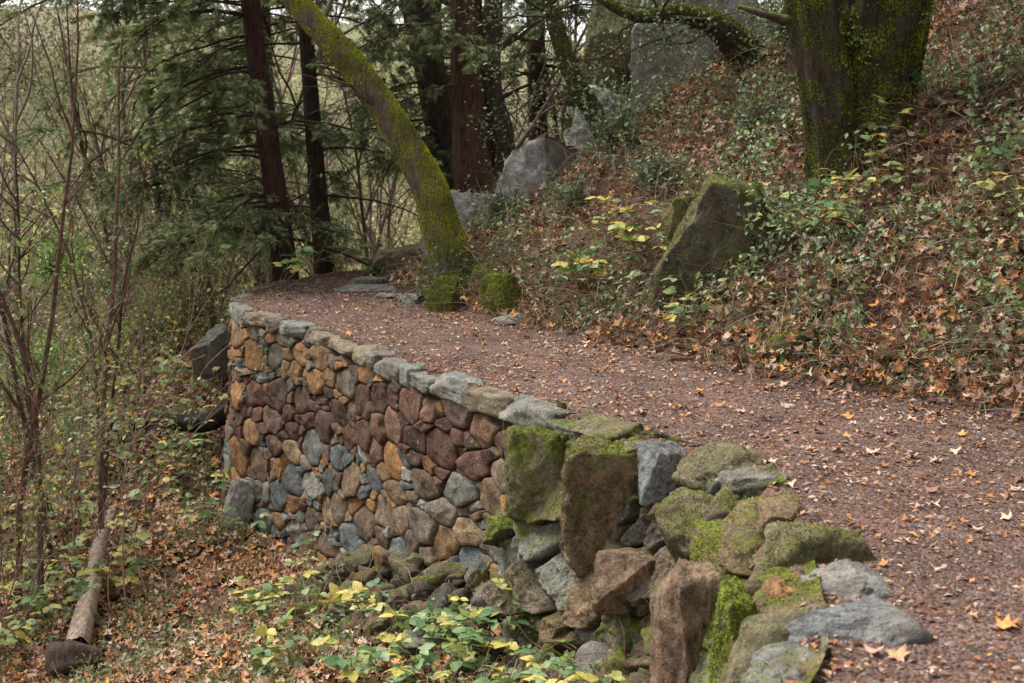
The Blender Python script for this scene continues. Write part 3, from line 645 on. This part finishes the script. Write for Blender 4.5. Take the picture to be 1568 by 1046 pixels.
trunk(b,f,[(1.45,17.,1.5),(1.2,17.,2.1),(.85,17.,2.7),(.55,17.,3.5),(.3,17.,4.6)],[.17,.14,.12,.1,.07],moss=.45,fcount=9000,col=(.06,.048,.035),fthr=.08)
trunk(b,f,[(3.4,16.4,2.3),(2.9,16.2,3.0),(2.5,16,3.35),(2.0,16,3.5),(1.5,16,3.45),(1.0,16,3.7)],[.28,.24,.2,.12,.07,.04],moss=.5,fcount=14000,col=(.055,.045,.034),fthr=.08)
P=walk(np.tile([[.7,17.,3.0],[1.8,16,3.5],[.5,17.,3.6],[2.5,16,3.4]],(5,1)),R.normal(size=(20,3))+np.array([-.5,-.2,.4]),U(.8,2.0,20),9,.2);tubes(b,P,np.linspace(.02,.005,9)[None]*np.ones((20,1)),(.09,.07,.055),5)
s,d,ix,_=children(P,7,.8);Q=walk(s,d,U(.3,.8,len(s)),6,.2);tubes(b,Q,np.linspace(.005,.002,6)[None]*np.ones((len(s),1)),(.12,.09,.07),3)
leafcloud(lv,Q,6,.10,.055,np.array([(.11,.16,.07),(.16,.21,.09),(.25,.30,.15)]))
b.build('trunk',M_BARK,True,t);f.build('moss_cover',M_MOSS,False,t);lv.build('foliage',M_LEAF,False,t)
NP=np.array([(.12,.17,.075),(.18,.23,.11),(.29,.33,.17),(.085,.12,.055),(.37,.37,.20)])
def conifer(name,pts,rad,zlo,zhi,nb,L,fol=1.0,droop=.11,seed=0,col=(.05,.033,.027),moss=.0,pale=1.,side=None,flute=.12,amp=.1):
    t=empty(name);b=MB();lv=MB();trunk(b,None,pts,rad,sides=22,n_=70,amp=amp,col=col,moss=moss,flute=flute)
    C=smooth_poly(pts,200);z=U(zlo,zhi,nb);cx=np.interp(z,C[:,2],C[:,0]);cy=np.interp(z,C[:,2],C[:,1])
    a=U(0,2*np.pi,nb);
    if side is not None: a=np.where(R.random(nb)<.5,side+R.normal(size=nb)*.6,a)
    LL=L*U(.55,1.15,nb)
    P=walk(np.stack([cx,cy,z],-1),np.stack([np.cos(a),np.sin(a),U(-.05,.45,nb)],-1),LL,10,.09,droop)
    tubes(b,P,np.linspace(.016,.004,10)[None]*(LL/1.6)[:,None],np.array(col)*1.1,5)
    s,d,ix,tt=children(P,13,.95,.2,1.);d=d*np.array([1,1,.35])+np.array([0,0,-.12])
    Q=walk(s,d,(.62-.35*tt)*U(.5,1.1,len(s))*L/2.,6,.12,.08)
    tubes(b,Q,np.linspace(.0045,.0015,6)[None]*np.ones((len(s),1)),np.array(col)*1.3,3)
    brf=(R.random(nb)<fol)[ix];Q2=Q[brf]
    s,d,ix2,_=children(Q2,22,.65,.05,1.)
    d=norm(d*np.array([1,1,.5])+np.array([0,0,-.2]))
    s=s+d*U(0,.06,(len(s),1))
    tone=(.3+1.2*vnoise(s*1.6,seed+3))[:,None]
    inst(lv,SPR,SPRF,s,norm(R.normal(size=s.shape)*.6+np.array([0,0,1.])),U(.08,.17,len(s)),pal(NP,len(s))*tone*pale,T=d)
    b.build('trunk',M_BARK,True,t)
    if lv.n: lv.build('foliage',M_NEED,False,t)
conifer('conifer_tree',[(-3.25,18.5,-.4),(-3.32,18.5,.5),(-3.5,18.5,2.2),(-3.68,18.5,4.0),(-3.8,18.5,7.5)],[.2,.15,.135,.12,.08],.5,6.2,70,2.5,.85,.10,1,(.055,.03,.025),pale=1.15,side=3.3)
conifer('conifer_tree',[(-2.95,20.3,-.4),(-3.1,20.3,2.),(-3.25,20.3,5),(-3.3,20.3,7)],[.17,.13,.1,.07],1.,6.8,36,2.2,.8,.10,2,pale=1.1)
conifer('conifer_tree',[(-.95,22.5,.0),(-1.1,22.5,1.5),(-1.4,22.5,3.2),(-1.75,22.5,5.0),(-2.1,22.5,8)],[.34,.28,.26,.23,.16],1.2,7.5,50,2.4,.75,.11,3,(.065,.048,.04),side=2.8)
conifer('conifer_tree',[(-5.9,22,-2.),(-6.1,22,2.),(-6.3,22,8)],[.06,.05,.03],.4,7,70,2.9,.95,.10,4,(.09,.07,.055),pale=1.35,side=.5)
conifer('conifer_tree',[(-4.6,25,-2.),(-4.7,25,3.),(-4.8,25,9)],[.14,.12,.06],0.,8,52,2.8,.95,.10,5,pale=1.4)
conifer('conifer_tree',[(.6,27,1.),(.5,27,4.),(.4,27,9)],[.22,.18,.1],2.5,8.5,46,2.6,.9,.10,6,pale=1.1)
conifer('conifer_tree',[(-1.6,29,-1.),(-1.7,29,4.),(-1.8,29,9)],[.2,.18,.1],2.,8.5,44,2.8,.9,.10,7,pale=1.4)
conifer('conifer_tree',[(3.2,25,3.),(3.1,25,6.),(3.,25,10)],[.22,.18,.1],4.2,9,36,2.4,.9,.10,8,pale=.95)
conifer('red_cedar_tree',[(-.55,20.8,.5),(-.6,20.8,1.4),(-.68,20.8,2.3),(-.72,20.8,4.),(-.75,20.8,8)],[.36,.25,.2,.17,.1],2.8,7.5,30,2.,.8,.11,9,(.10,.055,.04),flute=.7,amp=.25)
t=empty('bare_oak_tree');b=MB();trunk(b,None,[(-.2,21,1.),(-.15,21,2.),(-.35,21,3.),(-.3,21,4.5),(-.6,21,6)],[.2,.17,.16,.12,.08],col=(.07,.052,.04),flute=.5,amp=.3,moss=.2)
P=walk(np.tile([[-.3,21,2.6],[-.3,21,3.4]],(4,1)),R.normal(size=(8,3))+np.array([.3,0,.4]),U(1,2.2,8),10,.22);tubes(b,P,np.linspace(.035,.008,10)[None]*np.ones((8,1)),(.07,.052,.04),6,.2);b.build('trunk',M_BARK,True,t)
def thicket(name,x,y,h0,h1,r0,col,leafp=None,nleaf=0,k1=6,k2=5,lean=.25,cl=(.2,.45),ang=.7):
    mb=MB();lf=MB();st=np.stack([x,y,H(x,y)-.05],-1);m=len(x);L=U(h0,h1,m)
    P=walk(st,norm(R.normal(size=(m,3))*lean+np.array([0,0,1.])),L,12,.07,-.02)
    cc=pal(col,m)
    tubes(mb,P,np.linspace(1,.25,12)[None]*(L*r0)[:,None],cc,6,.05)
    s,d,ix,tt=children(P,k1,ang,.2,1.);Q=walk(s,d+np.array([0,0,.3]),L[ix]*U(*cl,len(s)),8,.12,-.03)
    tubes(mb,Q,np.linspace(1,.3,8)[None]*(L[ix]*r0*.38)[:,None],cc[ix],4)
    s,d,i2,_=children(Q,k2,.75,.15,1.);W_=walk(s,d,L[ix][i2]*U(.06,.17,len(s))*cl[1]/.45,6,.14,-.02)
    tubes(mb,W_,np.linspace(1,.5,6)[None]*np.minimum(L[ix][i2]*r0*.18,.004)[:,None]+.0008,cc[ix][i2]*1.1,3)
    o=mb.build(name,M_TWIG,False)
    if nleaf:
        leafcloud(lf,W_[R.random(len(W_))<nleaf],3,.07,.065,leafp);l=lf.build('leaves',M_LEAF,False);l.parent=o
SHR=np.array([(.28,.19,.165),(.36,.255,.215),(.18,.125,.105),(.48,.38,.33)])
x,y,r=wedge(330,12.5,30,-27,-9.5);k=look(GO,x,y)>1.6;x,y=x[k],y[k];thicket('bare_shrub_thicket',x,y,1.4,3.6,.0038,SHR,YG*.9,.3)
sx=np.array([-4.55,-4.75,-5.3,-5.0,-5.6,-4.9,-5.15]);sy=np.array([13.6,14.3,13.2,15.3,15.,12.8,13.9]);thicket('bare_sapling',sx,sy,4.6,6.5,.0064,np.array([(.15,.095,.075),(.11,.075,.06)]),YG,.12,12,5,.07,(.08,.22),.8)
x,y,r=wedge(130,24,45,-27,8);k=look(GO,x,y)>2;x,y=x[k],y[k];thicket('distant_bare_trees',x,y,3,9,.009,SHR*.6,np.array([(.3,.34,.16),(.42,.42,.20)]),.8,8,5)
x,y,r=wedge(80,14,34,0,28);k=(look(GI,x,y)>2.2)&~((x<3.4)&(y<18.5));x,y=x[k],y[k];thicket('hillside_shrubs',x,y,1.0,3.0,.005,SHR,np.array([(.12,.17,.07),(.21,.25,.11)]),.7,7,5,.5)
def bushes(name,cs,pale=1.,leaf=.06,n_=260,colp=GRN):
    lf=MB();tb=MB()
    for cx,cy,rad,zo in cs:
        z=float(H(cx,cy))+zo;m=50
        P=walk(np.tile([cx,cy,z],(m,1)),norm(R.normal(size=(m,3))+np.array([0,0,.6])),U(.5,1.4,m)*rad,7,.25)
        tubes(tb,P,np.linspace(.008,.003,7)[None]*np.ones((m,1)),(.13,.10,.08),3)
        e=np.repeat(P[:,2:].reshape(-1,3),max(1,n_//10),0);p=e+R.normal(size=e.shape)*.12*rad
        tn=.4+1.*vnoise(p*2.0/rad,5)[:,None]
        inst(lf,OV4,OV4F,p,norm(R.normal(size=p.shape)+np.array([0,0,.8])),U(.7,1.3,len(p))*leaf,pal(colp,len(p))*tn*pale)
    o=tb.build(name,M_TWIG,False);l=lf.build('foliage',M_LEAF,False);l.parent=o
bushes('evergreen_shrub',[(-.1,16.8,.4,.15),(1.3,16.0,.45,.2),(3.3,15.8,.6,.3),(.7,15.4,.4,.1),(1.6,14.4,.4,.1),(2.7,14.3,.4,.1)],1.,.05,60,np.array([(.11,.16,.08),(.17,.23,.12),(.26,.32,.19)]))
bushes('hillside_bushes',[(U(3,9),U(20,27),U(.8,1.5),.4) for _ in range(16)],1.,.08,80,np.array([(.11,.15,.07),(.16,.2,.1),(.25,.28,.15),(.34,.24,.12)]))
bushes('ravine_bushes',[(-U(5.5,11),U(18,30),U(.7,1.3),.4) for _ in range(14)],1.2,.075,60,np.array([(.18,.24,.09),(.30,.37,.12),(.40,.37,.16)]))
bushes('bright_green_shrub',[(-5.9,16.5,.6,2.6),(-6.3,17.,.6,1.2)],1.2,.06,40,np.array([(.22,.38,.08),(.30,.46,.10),(.16,.28,.06)]))
df=MB();x,y,r=wedge(2100,30,66,-28,16);k=look(GO,x,y)>9;x,y=x[k],y[k]
c=np.stack([x,y,H(x,y)+U(0,1,len(x))**1.4*np.interp(y,[30,66],[4.5,8])],-1)
rad=U(.5,1.5,len(x));tone=np.interp(n2(c[:,0],c[:,2],.28,3,83),[.3,.7],[.3,1.45])*U(.75,1.25,len(x));hue=R.integers(6,size=len(x))
FP=np.array([(.29,.36,.15),(.44,.49,.23),(.60,.57,.30),(.46,.36,.22),(.20,.27,.11),(.58,.48,.33)])
e=np.repeat(np.arange(len(x)),55);p=c[e]+R.normal(size=(len(e),3))*rad[e][:,None]*.6
inst(df,SIM,SIMF,p,norm(R.normal(size=p.shape)+np.array([0,-.3,.6])),U(.12,.26,len(p)),FP[hue[e]]*tone[e][:,None])
df.build('distant_woodland',M_FAR,False)
def log(name,pts,rad,col,moss=0.,fl=.5):
    b=MB();trunk(b,None,pts,rad,sides=20,n_=50,amp=.2,col=col,moss=moss,flute=fl);b.build(name,M_BARK,True,None,center=True)
def hz(x_,y_,o=0.): return (x_,y_,float(H(x_,y_))+o)
log('fallen_log',[hz(-4.55,14.2,.42),hz(-4.45,13.4,.36),hz(-4.2,12.3,.28),hz(-3.98,11.2,.16)],[.05,.075,.09,.11],(.42,.32,.26))
log('rotten_stump',[hz(-4.25,11.2,.05),hz(-3.95,10.95,.13),hz(-3.65,10.95,.08)],[.03,.16,.06],(.12,.09,.07),0,1.2)
log('dark_fallen_log',[hz(-5.6,17.0,.1),hz(-4.9,16.8,.3),hz(-4.0,16.3,.35),hz(-3.5,16.0,.5)],[.06,.09,.11,.12],(.035,.03,.027),.1)
b=MB();trunk(b,None,[(-7.,13.5,2.9),(-6.0,13.4,2.95),(-5.2,13.3,3.3),(-4.5,13.3,3.75),(-3.9,13.3,4.4)],[.045,.04,.035,.03,.02],sides=8,n_=40,col=(.16,.15,.07),moss=.5)
P=walk(np.array([[-6.2,13.4,2.95],[-5.4,13.3,3.2],[-5.9,13.4,3.0]]),np.array([[.3,0,-1],[.6,.1,-.6],[.2,0,1.]]),np.array([1.,.8,.8]),8,.2);tubes(b,P,np.linspace(.01,.003,8)[None]*np.ones((3,1)),(.14,.11,.07),4,.2)
b.build('overhanging_mossy_branch',M_BARK,True)
# ------------------------------------------------------------ camera & light
cam=bpy.data.cameras.new('camera');co=bpy.data.objects.new('camera',cam);bpy.context.scene.collection.objects.link(co)
co.location=(0,0,1.7);co.rotation_euler=(math.radians(82),0,0);cam.lens=45;cam.sensor_width=36;cam.clip_end=900;cam.clip_start=.05
cam.dof.use_dof=True;cam.dof.focus_distance=10.5;cam.dof.aperture_fstop=4
bpy.context.scene.camera=co
w=bpy.data.worlds.new('World');bpy.context.scene.world=w;w.use_nodes=True;nt=w.node_tree
bg=nt.nodes['Background'];sk=nt.nodes.new('ShaderNodeTexSky');sk.sky_type='NISHITA';sk.sun_disc=False
EL,ROT=math.radians(55),math.radians(-60)
sk.sun_elevation=EL;sk.sun_rotation=ROT
hs=nt.nodes.new('ShaderNodeHueSaturation');hs.inputs['Saturation'].default_value=.10;hs.inputs['Value'].default_value=1.5
nt.links.new(sk.outputs[0],hs.inputs['Color']);nt.links.new(hs.outputs[0],bg.inputs[0]);bg.inputs[1].default_value=.15
sl=bpy.data.lights.new('sun','SUN');sl.energy=5.0;sl.angle=math.radians(28);sl.color=(1,.95,.86)
so_=bpy.data.objects.new('sun',sl);bpy.context.scene.collection.objects.link(so_)
dv=Vector((math.sin(ROT)*math.cos(EL),math.cos(ROT)*math.cos(EL),math.sin(EL)))
so_.rotation_euler=dv.to_track_quat('Z','Y').to_euler()
sc=bpy.context.scene;sc.view_settings.view_transform='Standard';sc.view_settings.look='None';sc.view_settings.exposure=0
